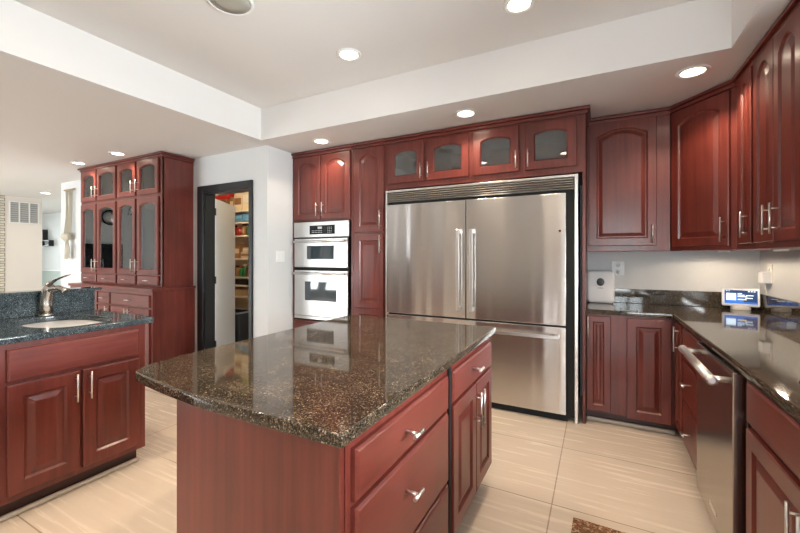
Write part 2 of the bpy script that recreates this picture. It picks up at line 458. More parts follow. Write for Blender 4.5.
# pantry door (open inwards past the jamb)
d = bpy.data.objects.new('door_1', None); C.objects.link(d); d.location = (-4.225, 3.14, 0); d.rotation_euler = (0, 0, math.radians(124)); d['kind'] = 'structure'
MB().box(0, .76, 0, .042, .012, 2.065).build('door_leaf', 'trimwhite', d, .002)['kind'] = 'structure'
for z in (.25, 1.05, 1.9):
    MB().box(-.012, .006, -.006, .030, z-.045, z+.045).build('door_hinge', 'black', d)['kind'] = 'structure'

# ------------------------------------------------------------------ recessed lights and speaker
def can_light(x, y, z, label, r=.066, power=30, spot=135, group='recessed ceiling lights'):
    t = thing('recessed_light', label, 'ceiling light', (x, y, z), 0, group)
    m = MB().lathe([(r, -.001), (r+.002, -.006), (r+.020, -.008), (r+.028, -.004), (r+.029, -.0005)], n=32, cap0=False, cap1=False)
    m.lathe([(r, -.0005), (r+.029, -.0005)], n=32, cap0=False, cap1=False)
    m.build('trim_ring', 'trimwhite', t)
    MB().lathe([(r+.001, -.0012), (r*.6, -.005), (.001, -.006)], n=28, cap0=False).build('lamp_disc', 'lamp', t)
    l = bpy.data.lights.new('recessed_lamp', 'SPOT'); l.energy = power; l.color = (1.0, .80, .60); l.spot_size = math.radians(spot); l.spot_blend = .45; l.shadow_soft_size = .05
    o = bpy.data.objects.new('recessed_lamp', l); C.objects.link(o); o.parent = t; o.location = (0, 0, -.015)
    return t
can_light(-.995, 3.12, ZL, 'recessed light in the soffit above the refrigerator', power=20)
can_light(-2.584, 3.17, ZL, 'recessed light in the soffit above the wall oven cabinet doors', power=13)
can_light(.553, 3.10, ZL, 'recessed light in the soffit in front of the diagonal corner cabinet', power=24)
can_light(-5.03, 2.44, ZL, 'recessed light above the hutch, nearer its right end', r=.06, power=16)
can_light(-6.0, 2.46, ZL, 'recessed light above the hutch, nearer its left end', r=.06, power=16)
can_light(-9.4, 3.33, ZL, 'recessed light in the ceiling by the white vent panel', power=10)
can_light(-1.687, 2.396, ZT, 'recessed light in the tray ceiling over the island near the oven side', power=46, spot=98)
can_light(-.427, 2.396, ZT, 'largest recessed light, at the top edge of the tray ceiling before the refrigerator', power=46, spot=98)
can_light(-1.687, .6, ZT, 'unseen recessed light added to the tray ceiling above the near left corner of the island', power=46, spot=98)  # out of view, added for more warm light in the kitchen
can_light(-.43, -1.0, ZT, 'unseen recessed light added to the tray ceiling behind the camera, right one', power=46, spot=98)  # added out of view to brighten floor and fronts
can_light(-1.687, -1.0, ZT, 'unseen recessed light added to the tray ceiling behind the camera, left one', power=46, spot=98)  # added out of view, pair to the one before
can_light(-2.62, 1.0, ZT, 'recessed light near the left face of the tray ceiling', power=46, spot=98)
can_light(-.43, .6, ZT, 'unseen recessed light added to the tray ceiling behind the island front end', power=46, spot=98)  # another unseen can, added to supply lamp light
can_light(-8.6, .6, ZL, 'unseen recessed light added to the low ceiling over the far left living side', power=70, spot=130)  # added out of view to brighten the living side
can_light(-6.4, .6, ZL, 'unseen recessed light added to the low ceiling between peninsula and living side', power=45, spot=120)  # added out of view, lifts the left walls and ceiling
t = thing('ceiling_speaker', 'round beige in-ceiling speaker grille in the tray ceiling', 'speaker', (-1.97, 1.56, ZT))
MB().lathe([(.118, -.0005), (.120, -.008), (.132, -.009), (.138, -.004), (.138, -.0005)], n=40, cap0=False, cap1=False).build('ring', 'trimwhite', t)
MB().lathe([(.119, -.001), (.119, -.006), (.06, -.009), (.002, -.010)], n=40, cap0=False).build('grille', 'speaker', t)

# ------------------------------------------------------------------ back cabinet bank (face at y=3.40)
YF, ZC = 3.40, 2.552
DB = 4.058-YF
t = thing('oven_cabinet', 'tall cherry cabinet holding the double wall oven, two arched doors on top', 'cabinet', (-3.195, YF, 0))
W = .855
m = MB()
m.box(0, .025, 0, DB, .1, ZC-.055).box(W-.025, W, 0, DB, .1, ZC-.055).box(.025, W-.025, DB-.012, DB, .1, ZC-.055)
m.box(.025, W-.025, 0, DB-.012, 1.745, ZC-.055).box(.025, W-.025, 0, DB-.012, .1, .61)
m.build('body', 'wood', t, .002, 1)
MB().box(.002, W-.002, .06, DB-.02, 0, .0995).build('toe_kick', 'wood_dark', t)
door(t, .035, .420, 1.765, 2.49, .385, (1.80, 1.95), .055, .062)
door(t, .432, W-.028, 1.765, 2.49, .468, (1.80, 1.95), .055, .062)
drawer(t, .03, W-.03, .14, .58, 'h', .50)
crown(t, 0, W, ZC, DB, False, False)
t = thing('pantry_cabinet', 'tall narrow cherry cabinet between the wall oven and the refrigerator', 'cabinet', (-2.338, YF, 0))
W = .414
carcass(t, W, DB, 0, ZC-.055, .1)
door(t, .030, W-.026, 1.600, 2.49, W-.058, (1.63, 1.82), .055, .062)
door(t, .030, W-.026, .13, 1.575, W-.058, (1.38, 1.565), 0, .062, split=.80)
crown(t, 0, W, ZC, DB, False, False)
t = thing('fridge_surround_cabinet', 'long cherry cabinet with four arched glass doors above the refrigerator', 'cabinet', (-1.922, YF, 0))
W, z0 = 1.835, 2.03
open_carcass(t, W-.0, DB, z0, ZC-.055, (), (.46, .89, 1.345), 'wood', .02,
             [(0, .024, 2.085, 2.475), (.415, .465, 2.085, 2.475), (.862, .918, 2.085, 2.475), (1.312, 1.378, 2.085, 2.475), (1.772, W, 2.085, 2.475), (0, W, z0+.0001, 2.085), (0, W, 2.475, ZC-.0551)])
for a, b, hx in ((.024, .418, .396), (.452, .872, .475), (.908, 1.318, 1.296), (1.372, 1.772, 1.395)):
    door(t, a, b, 2.082, 2.478, hx, (2.105, 2.255), .028, .068, True)
crown(t, 0, W, ZC, DB, False, True)

# refrigerator
e = MB().box(-.024, 0, 0, DB, 0, 2.029).build('fridge_end_panel', 'wood', None, .001, 1, loc=(-.087, YF, 0)); tag(e, 'tall cherry end panel between the refrigerator and the corner base cabinet', 'panel')
t = thing('refrigerator', 'large built-in stainless refrigerator with two doors over a freezer drawer', 'refrigerator', (-1.918, YF, 0))
FW = 1.780
MB().box(.03, FW-.012, .004, DB-.02, .03, 2.0).build('body', 'blackgap', t)
m = MB().box(0, .018, -.035, .0, 0, 2.012).box(FW-.028, FW-.002, -.035, .0, 0, 2.012).box(.018, FW-.028, -.035, .0, 1.992, 2.012)
m.build('frame', 'steel_bright', t, .003)
g = MB()
for k in range(5):
    z = 1.893+k*.0200
    g.loops([[(x, -.004, z), (x, -.030, z+.001), (x, -.034, z+.006), (x, -.014, z+.018), (x, -.004, z+.018)] for x in (.022, FW-.032)])
g.build('grille', 'steel_light', t)
def fdoor(name, x0, x1, z0, z1):
    return MB().box(x0, x1, -.060, .001, z0, z1).build(name, 'steel', t, .004, 2)
def sq_handle(p, pts, name='handle'):
    m = MB(); (x0, z0), (x1, z1) = pts; h = .0135
    vert = abs(x1-x0) < 1e-6
    if vert:
        m.box(x0-h, x0+h, -.118, -.100, z0, z1)
        for z in (z0, z1-.035): m.box(x0-h, x0+h, -.100, -.0595, z, z+.035)
    else:
        m.box(x0, x1, -.118, -.100, z0-h, z0+h)
        for x in (x0, x1-.035): m.box(x, x+.035, -.100, -.0595, z0-h, z0+h)
    return m.build(name, 'steel_bright', p, .003, 2)
a = fdoor('door', .022, .850, .783, 1.862); sq_handle(a, ((.792, .855), (.792, 1.59)))
b = fdoor('door', .858, 1.690, .783, 1.862); sq_handle(b, ((.916, .855), (.916, 1.59)))
MB().lathe([(.010, -.0601), (.010, -.0625), (.002, -.063)], c=(1.645, 0, 1.555), n=16, axis='y').build('badge', 'badge', b)['label'] = 'tiny dark red round badge'
c = fdoor('freezer_drawer', .022, 1.690, .062, .768); sq_handle(c, ((.07, .693), (1.64, .693)))
MB().box(.04, 1.70, -.02, 0, 0.0, .0615).build('kick_plate', 'blackgap', t)

# double wall oven
t = thing('wall_oven', 'pale stainless double wall oven built into the tall cherry cabinet', 'oven', (-3.154, YF, 0))
t.scale = (.985, 1, 1)
OW = .792
MB().box(.02, OW-.02, .004, .56, .625, 1.735).build('body', 'black', t)
p = MB().box(0, OW, -.028, .003, 1.563, 1.738).build('control_panel', 'steel_light', t, .004)
q = MB().box(.24, .60, -.0305, -.0275, 1.595, 1.695).build('display', 'dispglass', p); q['label'] = 'black oven display with grey key marks'
k = MB()
random.seed(3)
for i in range(7): k.box(.275+i*.022, .288+i*.022, -.0314, -.0304, 1.612, 1.618); k.box(.275+i*.022, .288+i*.022, -.0314, -.0304, 1.632, 1.638)
for i in range(3):
    for j in range(4): k.box(.50+i*.024, .512+i*.024, -.0314, -.0304, 1.612+j*.018, 1.618+j*.018)
k.box(.36, .42, -.0314, -.0304, 1.655, 1.680)
kk = k.build('key_marks', 'grey_plate', q); kk['kind'] = 'stuff'
def oven_door(z0, z1, wz0, wz1, wx0, wx1):
    d = MB().box(.012, OW-.012, -.034, .003, z0, z1).build('door', 'steel_light', t, .005)
    w_ = MB().box(wx0, wx1, -.0365, -.0335, wz0, wz1).build('window', 'ovenglass', d); w_['label'] = 'dark glass oven window'
    r = MB().box(wx0+.04, wx1-.03, -.03720, -.0366, (wz0*.45+wz1*.55)-.002, (wz0*.45+wz1*.55)+.002)
    h = MB().tube([(.03, -.068, z1-.035), (OW-.03, -.068, z1-.035)], .013, 14)
    for x in (.06, OW-.06): h.tube([(x, -.033, z1-.035), (x, -.068, z1-.035)], .010, 10)
    h.build('handle', 'steel_bright', d)
    return d
oven_door(1.222, 1.548, 1.315, 1.465, .205, .590)
oven_door(.668, 1.186, .845, 1.060, .175, .625)
MB().box(.006, OW-.006, -.012, .003, 1.188, 1.220).build('vent_strip', 'blackgap', t)
MB().box(.0, OW, -.022, .003, .628, .664).build('lower_trim', 'steel_light', t, .003)

# ------------------------------------------------------------------ upper cabinets, right part
ZU0, ZUT = 1.392, 2.552
YU, DU = 3.74, 4.058-3.74
t = thing('wall_cabinet', 'cherry wall cabinet with one wide arched door right of the refrigerator', 'cabinet', (-.084, YU, 0))
W = .605
MB().box(0, W, 0, DU, ZU0, ZUT-.05).build('body', 'wood', t, .002, 1)
door(t, .012, .512, ZU0+.045, 2.497, .480, (1.46, 1.61), .055, .062)
crown(t, 0, W, ZUT, DU, False, False)
# diagonal corner cabinet
P0, P1 = Vector((.527, YU)), Vector((.838, 3.344))
L = (P1-P0).length; ang = math.atan2(P1.y-P0.y, P1.x-P0.x)
t = thing('corner_wall_cabinet', 'cherry diagonal corner wall cabinet with one arched door', 'cabinet', (P0.x, P0.y, 0), ang)
inv = Matrix.Rotation(-ang, 2)
foot = [inv @ (Vector(p)-P0) for p in ((.527, YU), (.838, 3.344), (1.157, 3.344), (1.157, 4.057), (.527, 4.057))]
m = MB().loops([[(p.x, p.y, z) for p in foot] for z in (ZU0, ZUT-.05)])
m.build('body', 'wood', t, .002, 1)
door(t, .018, L-.040, ZU0+.030, 2.492, L-.070, (1.45, 1.62), .055, .060)
m = MB()
for o_, z0, z1 in ((.016, ZUT-.05, ZUT-.022), (.034, ZUT-.022, ZUT)):
    q = [Vector((0.004, -o_)), Vector((L-.004, -o_))]+[Vector((p.x, p.y)) for p in foot[1:]]+[Vector((foot[0].x, foot[0].y))]
    m.loops([[(p.x, p.y, z) for p in q] for z in (z0, z1)])
m.build('crown_moulding', 'wood_cross', t, .004, 2)
# right wall: local x runs from far to near
XU = .838
RR = -PI/2
t = thing('narrow_wall_cabinet', 'narrow cherry wall cabinet on the right wall beside the corner cabinet', 'cabinet', (XU, 3.342, 0), RR)
W = .357
MB().box(0, W, 0, 1.158-XU, ZU0, ZUT-.05).build('body', 'wood', t, .002, 1)
door(t, .098, W-.028, ZU0+.036, 2.497, .275, (1.465, 1.625), .05, .055)
crown(t, 0, W, ZUT, 1.158-XU, False, False)
t = thing('double_wall_cabinet', 'cherry two-door wall cabinet at the right edge of the photo', 'cabinet', (XU, 2.983, 0), RR)
W = .63
MB().box(0, W, 0, 1.158-XU, ZU0, ZUT-.05).build('body', 'wood', t, .002, 1)
door(t, .015, .303, ZU0+.036, 2.497, .273, (1.465, 1.625), .055, .055)
door(t, .309, W-.020, ZU0+.036, 2.497, .373, (1.465, 1.625), .055, .055)
crown(t, 0, W, ZUT, 1.158-XU, False, False)

def puck(x, y, label):
    t = thing('under_cabinet_light', label, 'light', (x, y, ZU0-.0002), 0, 'under-cabinet lights')
    MB().lathe([(.035, 0), (.036, -.010), (.029, -.013), (.028, -.011)], n=24, cap1=False).build('housing', 'trimwhite', t)
    MB().lathe([(.0285, -.0112), (.001, -.0122)], n=20, cap0=False).build('lens', 'lamp', t)
    l = bpy.data.lights.new('puck_lamp', 'SPOT'); l.energy = 4.2; l.color = (1, .80, .60); l.spot_size = math.radians(172); l.spot_blend = .25; l.shadow_soft_size = .03
    o = bpy.data.objects.new('puck_lamp', l); C.objects.link(o); o.parent = t; o.location = (0, 0, -.018)
puck(.86, 3.74, 'small round light under the diagonal corner cabinet')
puck(1.0, 3.16, 'small round light under the narrow wall cabinet')
puck(1.0, 2.66, 'small round light under the two-door wall cabinet')

# ------------------------------------------------------------------ base cabinets, right part
CT, CU = .92, .885           # counter top and underside
YB = 3.455
t = thing('corner_base_cabinet', 'cherry base cabinet with two raised-panel doors right of the refrigerator', 'cabinet', (-.086, YB, 0))
W = .608
carcass(t, W, 4.056-YB, 0, CU-.001, .095, shoe=True)
door(t, .004, .176, .110, .868, .016, (.68, .865), 0, .046)
door(t, .286, .574, .090, .868, None, None, 0, .062)
XB = .526
DR = 1.156-XB
t = thing('narrow_base_cabinet', 'narrow cherry base cabinet in the inside corner of the right counter', 'cabinet', (XB, 3.452, 0), RR)
W = .260
carcass(t, W, DR, 0, CU-.001, .095)
door(t, .03, W-.010, .105, .868, .205, (.68, .855), 0, .05)
t = thing('drawer_base_cabinet', 'cherry three-drawer base cabinet left of the dishwasher', 'cabinet', (XB, 3.190, 0), RR)
W = .585
carcass(t, W, DR, 0, CU-.001, .095)
for z0, z1 in ((.665, .866), (.400, .652), (.105, .388)): drawer(t, .045, W-.010, z0, z1, 't', {.665: .785, .4: .555, .105: .25}[z0])
# dishwasher
t = thing('dishwasher', 'stainless dishwasher with a round bar handle under the right counter', 'dishwasher', (XB-.012, 2.594, 0), RR)
W = .625
MB().box(.008, W-.008, .03, DR-.02, .09, CU-.004).build('body', 'black', t)
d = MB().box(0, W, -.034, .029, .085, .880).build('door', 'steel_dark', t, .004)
h = MB().tube([(.02, -.098, .838), (W-.02, -.098, .838)], .019, 20)
for x in (.05, W-.05): h.tube([(x, -.033, .838), (x, -.098, .838)], .012, 12)
h.lathe([(.0192, W-.026), (.0205, W-.022), (.0205, W-.008), (.012, W-.004)], c=(0, -.098, .838), n=20, axis='x')
h.lathe([(.012, .004), (.0205, .008), (.0205, .022), (.0192, .026)], c=(0, -.098, .838), n=20, axis='x')
h.build('handle', 'steel_bright', d)
MB().box(.27, .38, -.0350, -.0335, .150, .172).build('name_plate', 'steel_bright', d)['label'] = 'small rectangular metal plate low on the door'
MB().box(.01, W-.01, .0, .05, .0, .083).build('kick_plate', 'steel_dark', t)
t = thing('filler_panel', 'narrow filler panel, near-black for the shaded gap between the dishwasher and the sink cabinet', 'panel', (XB+.004, 1.968, 0), RR)
MB().box(0, .042, 0, .30, 0, CU-.002).build('board', 'groove', t)  # near-black colour gives the board the shade of the gap
MB().box(.0, .012, -.006, 0, .1, CU-.003).build('edge_strip', 'black', t)
t = thing('sink_base_cabinet', 'cherry base cabinet under the right counter sink, nearest to the camera', 'cabinet', (XB, 1.924, 0), RR)
W = 1.02
m = MB().box(0, .02, 0, DR, .095, CU-.001).box(W-.02, W, 0, DR, .095, CU-.001).box(.02, W-.02, 0, DR, .095, .115).box(.02, W-.02, DR-.012, DR, .115, CU-.001)
m.box(.05, W-.05, 0, .02, .675, .70).box(.02, W-.02, 0, .02, .86, CU-.001).box(.02, .05, 0, .02, .115, .86).box(W-.05, W-.02, 0, .02, .115, .86).box(.49, .53, 0, .02, .115, .675)
m.build('body', 'wood', t)
MB().box(.002, W-.002, .06, DR-.01, 0, .0945).build('toe_kick', 'wood_dark', t)
drawer(t, .012, W-.012, .712, .868, None, n='false_front')
door(t, .012, .507, .115, .690, .475, (.49, .66), 0, .062)
door(t, .513, W-.012, .115, .690, .545, (.49, .66), 0, .062)
t2 = thing('plain_base_cabinet', 'cherry base cabinet out of frame at the near end of the right counter', 'cabinet', (XB, .902, 0), RR)

carcass(t2, .64, DR, 0, CU-.001, .095)
drawer(t2, .018, .622, .712, .862, 't'); door(t2, .018, .317, .115, .690, .285, (.46, .635), 0, .062); door(t2, .323, .622, .115, .690, .355, (.46, .635), 0, .062)

# granite tops ------------------------------------------------------
def slab(name, outer, holes, zt, th, m_, bev=.006):
    cu = bpy.data.curves.new(name, 'CURVE'); cu.dimensions = '2D'; cu.fill_mode = 'BOTH'
    cu.extrude = th/2-bev; cu.bevel_depth = bev; cu.bevel_resolution = 2; cu.offset = -bev
    for lp in [outer]+holes:
        s = cu.splines.new('POLY'); s.points.add(len(lp)-1); s.use_cyclic_u = True
        for p, q in zip(s.points, lp): p.co = (q[0], q[1], 0, 1)
    tmp = bpy.data.objects.new('tmp', cu); C.objects.link(tmp)
    dg = bpy.context.evaluated_depsgraph_get(); me = bpy.data.meshes.new_from_object(tmp.evaluated_get(dg))
    bpy.data.objects.remove(tmp); bpy.data.curves.remove(cu)
    bm = bmesh.new(); bm.from_mesh(me); bmesh.ops.remove_doubles(bm, verts=bm.verts, dist=.0002); bm.to_mesh(me); bm.free()
    me.name = name; me.materials.clear(); me.materials.append(M[m_])
    o = bpy.data.objects.new(name, me); C.objects.link(o); o.location = (0, 0, zt-th/2)
    return o
def rnd(pts, rad, n=6):
    """round each polygon corner by its radius"""
    out = []; N = len(pts)
    for i, p in enumerate(pts):
        r = rad[i] if isinstance(rad, (list, tuple)) else rad
        p = Vector(p)
        if r <= 0: out.append(tuple(p)); continue
        a = (Vector(pts[i-1])-p).normalized(); b = (Vector(pts[(i+1) % N])-p).normalized()
        th = a.angle(b); dd = r/math.tan(th/2)
        s, e = p+a*dd, p+b*dd
        for k in range(n+1):
            u = k/n; out.append(tuple((1-u)**2*s+2*u*(1-u)*p+u*u*e))
    return out
def superellipse(cx, cy, rx, ry, ex=3.0, n=40):
    o = []
    for k in range(n):
        a = 2*PI*k/n; c_, s_ = math.cos(a), math.sin(a)
        o.append((cx+rx*math.copysign(abs(c_)**(2/ex), c_), cy+ry*math.copysign(abs(s_)**(2/ex), s_)))
    return o
XE, YE = .497, 3.43
hole_r = superellipse(.83, 1.49, .235, .37, 5)
cr = slab('granite_counter', rnd([(-.085, YE), (XE, YE), (XE, .26), (1.157, .26), (1.157, 4.057), (-.085, 4.057)], [.004, .012, .01, 0, 0, 0]), [hole_r], CT, .035, 'granite')
tag(cr, 'L-shaped dark granite counter on the right with a polished top', 'countertop')
t = thing('backsplash', 'low dark granite backsplash strip behind the right counter', 'backsplash', (0, 0, CT))
MB().box(-.085, 1.136, 4.037, 4.058, .0006, .130).build('back_strip', 'granite', t, .003)
MB().box(1.137, 1.158, .27, 4.058, .0006, .130).build('side_strip', 'granite', t, .003)
def bowl(name, label, cx, cy, rx, ry, ex, zt, depth, drain=True):
    t = thing(name, label, 'sink', (cx, cy, 0))
    def lp(ax, z): return [(x, y, z) for x, y in superellipse(0, 0, rx+ax, ry+ax, ex)]
    m = MB().loops([lp(.012, zt), lp(-.001, zt), lp(-.004, zt-.01), lp(-.012, zt-depth+.04), lp(-.05, zt-depth), lp(-.12, zt-depth-.004), lp(-.118, zt-depth-.007), lp(-.048, zt-depth-.003), lp(-.009, zt-depth+.04), lp(-.001, zt-.01), lp(.012, zt-.002)], True, False, True, True)
    m.f.pop(-1) if False else None
    b = m.build('bowl', 'sinksteel', t)
    MB().lathe([(.042, zt-depth-.002), (.040, zt-depth+.002), (.028, zt-depth+.001), (.002, zt-depth)], n=24, cap0=False).build('drain', 'steel_bright', t)
    return t
bowl('undermount_sink', 'stainless undermount sink in the right counter at the edge of the photo', .83, 1.49, .235, .37, 5, CU-.0008, .20)

# ------------------------------------------------------------------ peninsula with sink
RL = PI/2
XP = -2.642
CP = .943
t = thing('peninsula_cabinet', 'cherry sink base cabinet with two doors on the left peninsula', 'cabinet', (XP, .735, 0), RL)
W = .708; DP = .95
m = MB().box(0, .02, 0, DP, .10, CP-.036).box(W-.02, W, 0, DP, .10, CP-.036).box(.02, W-.02, 0, DP, .10, .12).box(.02, W-.02, DP-.012, DP, .12, CP-.036)
m.box(.02, W-.02, 0, .02, .12, .16).box(.06, W-.06, 0, .02, .675, .72).box(.02, W-.02, 0, .02, .855, CP-.036).box(.02, .06, 0, .02, .16, .855).box(W-.06, W-.02, 0, .02, .16, .855).box(.33, .39, 0, .02, .16, .675)
m.build('body', 'wood', t)
MB().box(.002, W-.022, .06, DP-.01, 0, .0995).build('toe_kick', 'wood_dark', t)
s = MB().box(.002, W-.015, .036, .0595, 0, .026).build('shoe_moulding', 'shoe', t, .01, 3); s['label'] = 'cream quarter-round strip along the toe kick'
drawer(t, .045, W-.046, .714, .878, None, n='false_front')
door(t, .045, .348, .135, .694, .322, (.530, .685), 0, .062)
door(t, .362, W-.044, .135, .694, .388, (.530, .685), 0, .062)
t2 = thing('peninsula_end_cabinet', 'cherry cabinet of the left peninsula out of frame on the camera side', 'cabinet', (XP, .03, 0), RL)
carcass(t2, .70, DP, 0, CP-.036, .10)
drawer(t2, .045, .655, .716, .868, 't'); door(t2, .045, .345, .135, .694, .31, (.555, .68), 0, .062); door(t2, .355, .655, .135, .694, .39, (.555, .68), 0, .062)
hole_p = superellipse(-2.99, 1.145, .30, .198, 2.6)
XPE = -2.735
cp = slab('granite_counter', rnd([(-2.615, -.02), (-2.615, 1.495), (-3.60, 1.495), (-3.60, -.02)], [.01, .035, .02, .01]), [hole_p], CP, .035, 'granite_blue')
tag(cp, 'granite counter of the left peninsula, coloured blue-grey, around an oval sink', 'countertop')
bowl('undermount_sink', 'oval stainless undermount sink in the left peninsula beneath the faucet', -2.99, 1.145, .30, .198, 2.6, CP-.0358, .17)
t = thing('raised_backsplash', 'raised granite ledge, coloured blue-grey, behind the peninsula faucet', 'backsplash', (-3.395, 0, CP))
MB().box(-.022, 0, -.02, 1.493, .0006, .148).build('upright', 'granite_blue', t, .002)
MB().box(-.12, .012, -.02, 1.535, .1485, .168).build('ledge_cap', 'granite_blue', t, .004)
# faucet
t = thing('faucet', 'satin nickel single-lever faucet standing behind the peninsula sink', 'faucet', (-3.338, 1.185, CP+.0004), math.radians(14))
t.scale = (1.15, 1.15, 1.12)
MB().lathe([(.036, 0), (.036, .006), (.031, .012)], n=24).build('base', 'faucet', t)
MB().tube([(0, 0, .010), (0, 0, .07), (.004, 0, .12), (.016, 0, .16), (.036, 0, .182)], [.031, .029, .0285, .028, .022], 20).build('body', 'faucet', t)
MB().tube([(.010, 0, .145), (.05, 0, .165), (.10, 0, .170), (.145, 0, .155), (.150, 0, .150)], [.017, .018, .017, .0185, .014], 18).build('spout', 'faucet', t)
m = MB()
ls = []
for (x, z, wy, hz) in ((.006, .168, .022, .014), (.03, .198, .020, .011), (.07, .219, .016, .007), (.12, .235, .013, .005), (.165, .248, .011, .004), (.185, .252, .006, .0025)):
    ls.append([(x+hz*.4*math.sin(2*PI*k/12), wy*math.cos(2*PI*k/12), z+hz*math.sin(2*PI*k/12)) for k in range(12)])
m.loops(ls, True, True, True, True); m.build('lever', 'faucet', t)

# ------------------------------------------------------------------ island
t = thing('kitchen_island', 'cherry island cabinet with drawers and doors under the brown granite top', 'island', (-.573, .80, 0), RL)
W, D = 1.44, .665
MB().box(0, W, 0, D, .10, CU-.001).build('body', 'wood', t, .002, 1)
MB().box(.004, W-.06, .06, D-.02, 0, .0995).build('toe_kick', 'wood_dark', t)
e = MB().box(-.018, -.0005, .004, D+.012, .02, CU-.001).build('end_panel', 'wood', t, .002, 1)
sk = MB().box(-.021, -.0185, -.0, D+.0, .0, .02)
for z0, z1, zc in ((.708, .848, .782), (.408, .692, .588), (.125, .393, .31)): drawer(t, .022, .706, z0, z1, 't', zc, dx=-.06)
drawer(t, .765, W-.012, .712, .848, 't', .792, dx=-.05)
door(t, .765, 1.108, .135, .698, 1.083, (.49, .665), 0, .062)
door(t, 1.114, W-.012, .135, .698, 1.142, (.49, .665), 0, .062)
MB().box(.735, .760, -.012, -.0005, .105, CU-.004).build('gap_shade_strip', 'groove', t)  # near-black strip stands in for the shade between drawers and doors
it = slab('granite_island_top', rnd([(-.545, .744), (-.545, 2.31), (-1.612, 2.31), (-1.606, 1.05), (-1.594, .93), (-1.575, .85), (-1.535, .80), (-1.44, .782), (-1.30, .764), (-1.10, .743)], [.012, .02, .03, .05, .03, .03, .04, .03, .05, .05]), [], CT, .036, 'granite')
tag(it, 'brown speckled granite top of the kitchen island', 'countertop')

# ------------------------------------------------------------------ hutch
HX0, HX1 = -6.33, -4.462
t = thing('china_hutch', 'tall cherry hutch with arched glass doors standing left of the pantry doorway', 'hutch', (HX0, 2.625, 0))
W = HX1-HX0; D = 3.006-2.625
fr = [(0, .035, 1.0, 2.50), (.415, .455, 1.13, 2.045), (.905, .945, 1.13, 2.045), (1.335, 1.385, 1.13, 2.045), (W-.035, W, 1.0, 2.50), (.415, .455, 2.09, 2.49), (.905, .945, 2.09, 2.49), (1.335, 1.385, 2.09, 2.49), (.035, W-.035, .9855, 1.01), (.035, W-.035, 1.115, 1.13), (.035, W-.035, 2.045, 2.09), (.035, W-.035, 2.49, 2.4995)]
open_carcass(t, W, D, .985, 2.50, (1.385, 1.70, 2.068), (W/2,), 'wood', .02, fr)
u = [(.03, .425), (.450, .905), (.945, 1.345), (1.385, W-.055)]
for i, (a, b) in enumerate(u):
    hx = (b-.03) if i in (0, 2) else (a+.03)
    door(t, a, b, 2.083, 2.497, hx, (2.12, 2.265), .032, .056, True)
    door(t, a, b, 1.130, 2.045, hx, (1.15, 1.31), .032, .056, True)
    drawer(t, a, b, 1.003, 1.116, 'h', hl=.04)
MB().box(.021, W-.021, D-.014, D-.0105, 1.006, 2.48).build('mirror_back', 'mirror', t)['label'] = 'mirrored back panel behind the glass doors'
crown(t, 0, W, 2.553, D, True, True, .05)
# base of the hutch
BX1 = HX1+.03-HX0; yb = -.125
MB().box(.0, BX1, yb, D, .09, .950).build('lower_body', 'wood', t, .002, 1)
MB().box(.01, BX1-.01, yb+.06, D-.01, 0, .0895).build('toe_kick', 'wood_dark', t)
MB().box(-.012, BX1+.02, yb-.022, D, .9505, .984).build('ledge', 'wood_cross', t, .008, 2)
def sh(o): o.location = (0, yb, 0); return o
for a, b in ((.03, .735), (.765, 1.025), (1.055, BX1-.035)):
    sh(drawer(t, a, b, .765, .905, 'h', hl=.045))
    c_ = (a+b)/2
    if b-a > .4:
        sh(door(t, a, c_-.003, .12, .745, c_-.035, (.60, .735), 0, .06)); sh(door(t, c_+.003, b, .12, .745, c_+.035, (.60, .735), 0, .06))
    else: sh(door(t, a, b, .12, .745, b-.03, (.60, .735), 0, .055))

# ------------------------------------------------------------------ small things on the right counter
t = thing('wifi_router', 'white rounded upright router with a black round sensor on the counter', 'router', (.024, 3.955, CT+.0005))
t.scale = (.93, 1, 1.04)
def rrect(cx, w_, z0, z1, r, y):
    return [(x, y, z) for x, z in rnd([(cx-w_/2, z0), (cx+w_/2, z0), (cx+w_/2, z1), (cx-w_/2, z1)], r, 6)]
m = MB().loops([rrect(0, .215, .006, .276, .03, .03), rrect(0, .235, .0, .282, .038, .022), rrect(0, .238, .0, .284, .040, -.02), rrect(0, .225, .006, .277, .036, -.032), rrect(0, .20, .02, .262, .03, -.036)])
b = m.build('body', 'white_plastic', t)
q = MB().lathe([(.034, -.0355), (.034, -.0385), (.027, -.0395), (.001, -.0395)], c=(0, 0, .185), n=28, axis='y', cap0=False).build('sensor', 'black', t)
k = MB()
for i in range(7):
    x = -.021+i*.007; k.box(x-.0022, x+.0022, -.0372, -.0360, .128, .128+(.007 if i % 3 else .010))
k.build('print_mark', 'textgrey', b)['label'] = 'tiny grey line of print'
t.rotation_euler = (0, 0, math.radians(-4))

t = thing('smart_display', 'white-framed smart display with a blue lit screen in the counter corner', 'display', (1.012, 3.952, CT+.0005), math.radians(-13))
t.scale = (.90, .90, .96)
MB().loops([[(.070*math.cos(2*PI*k/32)*s, .035*math.sin(2*PI*k/32)*s+.02, z) for k in range(32)] for s, z in ((.95, 0), (1, .004), (1, .018), (.8, .036))]).build('base', 'ivory', t, 0)
tl = math.radians(-12)
hd = MB()
fw_, fh_ = .255, .150
hd.loops([rrect(0, fw_-.02, .02, .02+fh_-.02, .012, .022), rrect(0, fw_, .01, .01+fh_, .016, .014), rrect(0, fw_, .01, .01+fh_, .016, .002), rrect(0, fw_-.008, .014, .006+fh_, .014, -.002)])
hb = hd.build('housing', 'white_plastic', t); hb.rotation_euler = (tl, 0, 0); hb.location = (0, -.008, .020)
scn = MB().box(-.108, .112, -.0028, -.0018, .030, .143).build('screen', 'screen_blue', hb)
MB().box(-.108, .112, -.0034, -.0027, .100, .143).build('title_bar', 'screen_dark', scn)
MB().box(.02, .112, -.0034, -.0027, .045, .0995).build('side_block', 'screen_dark', scn)
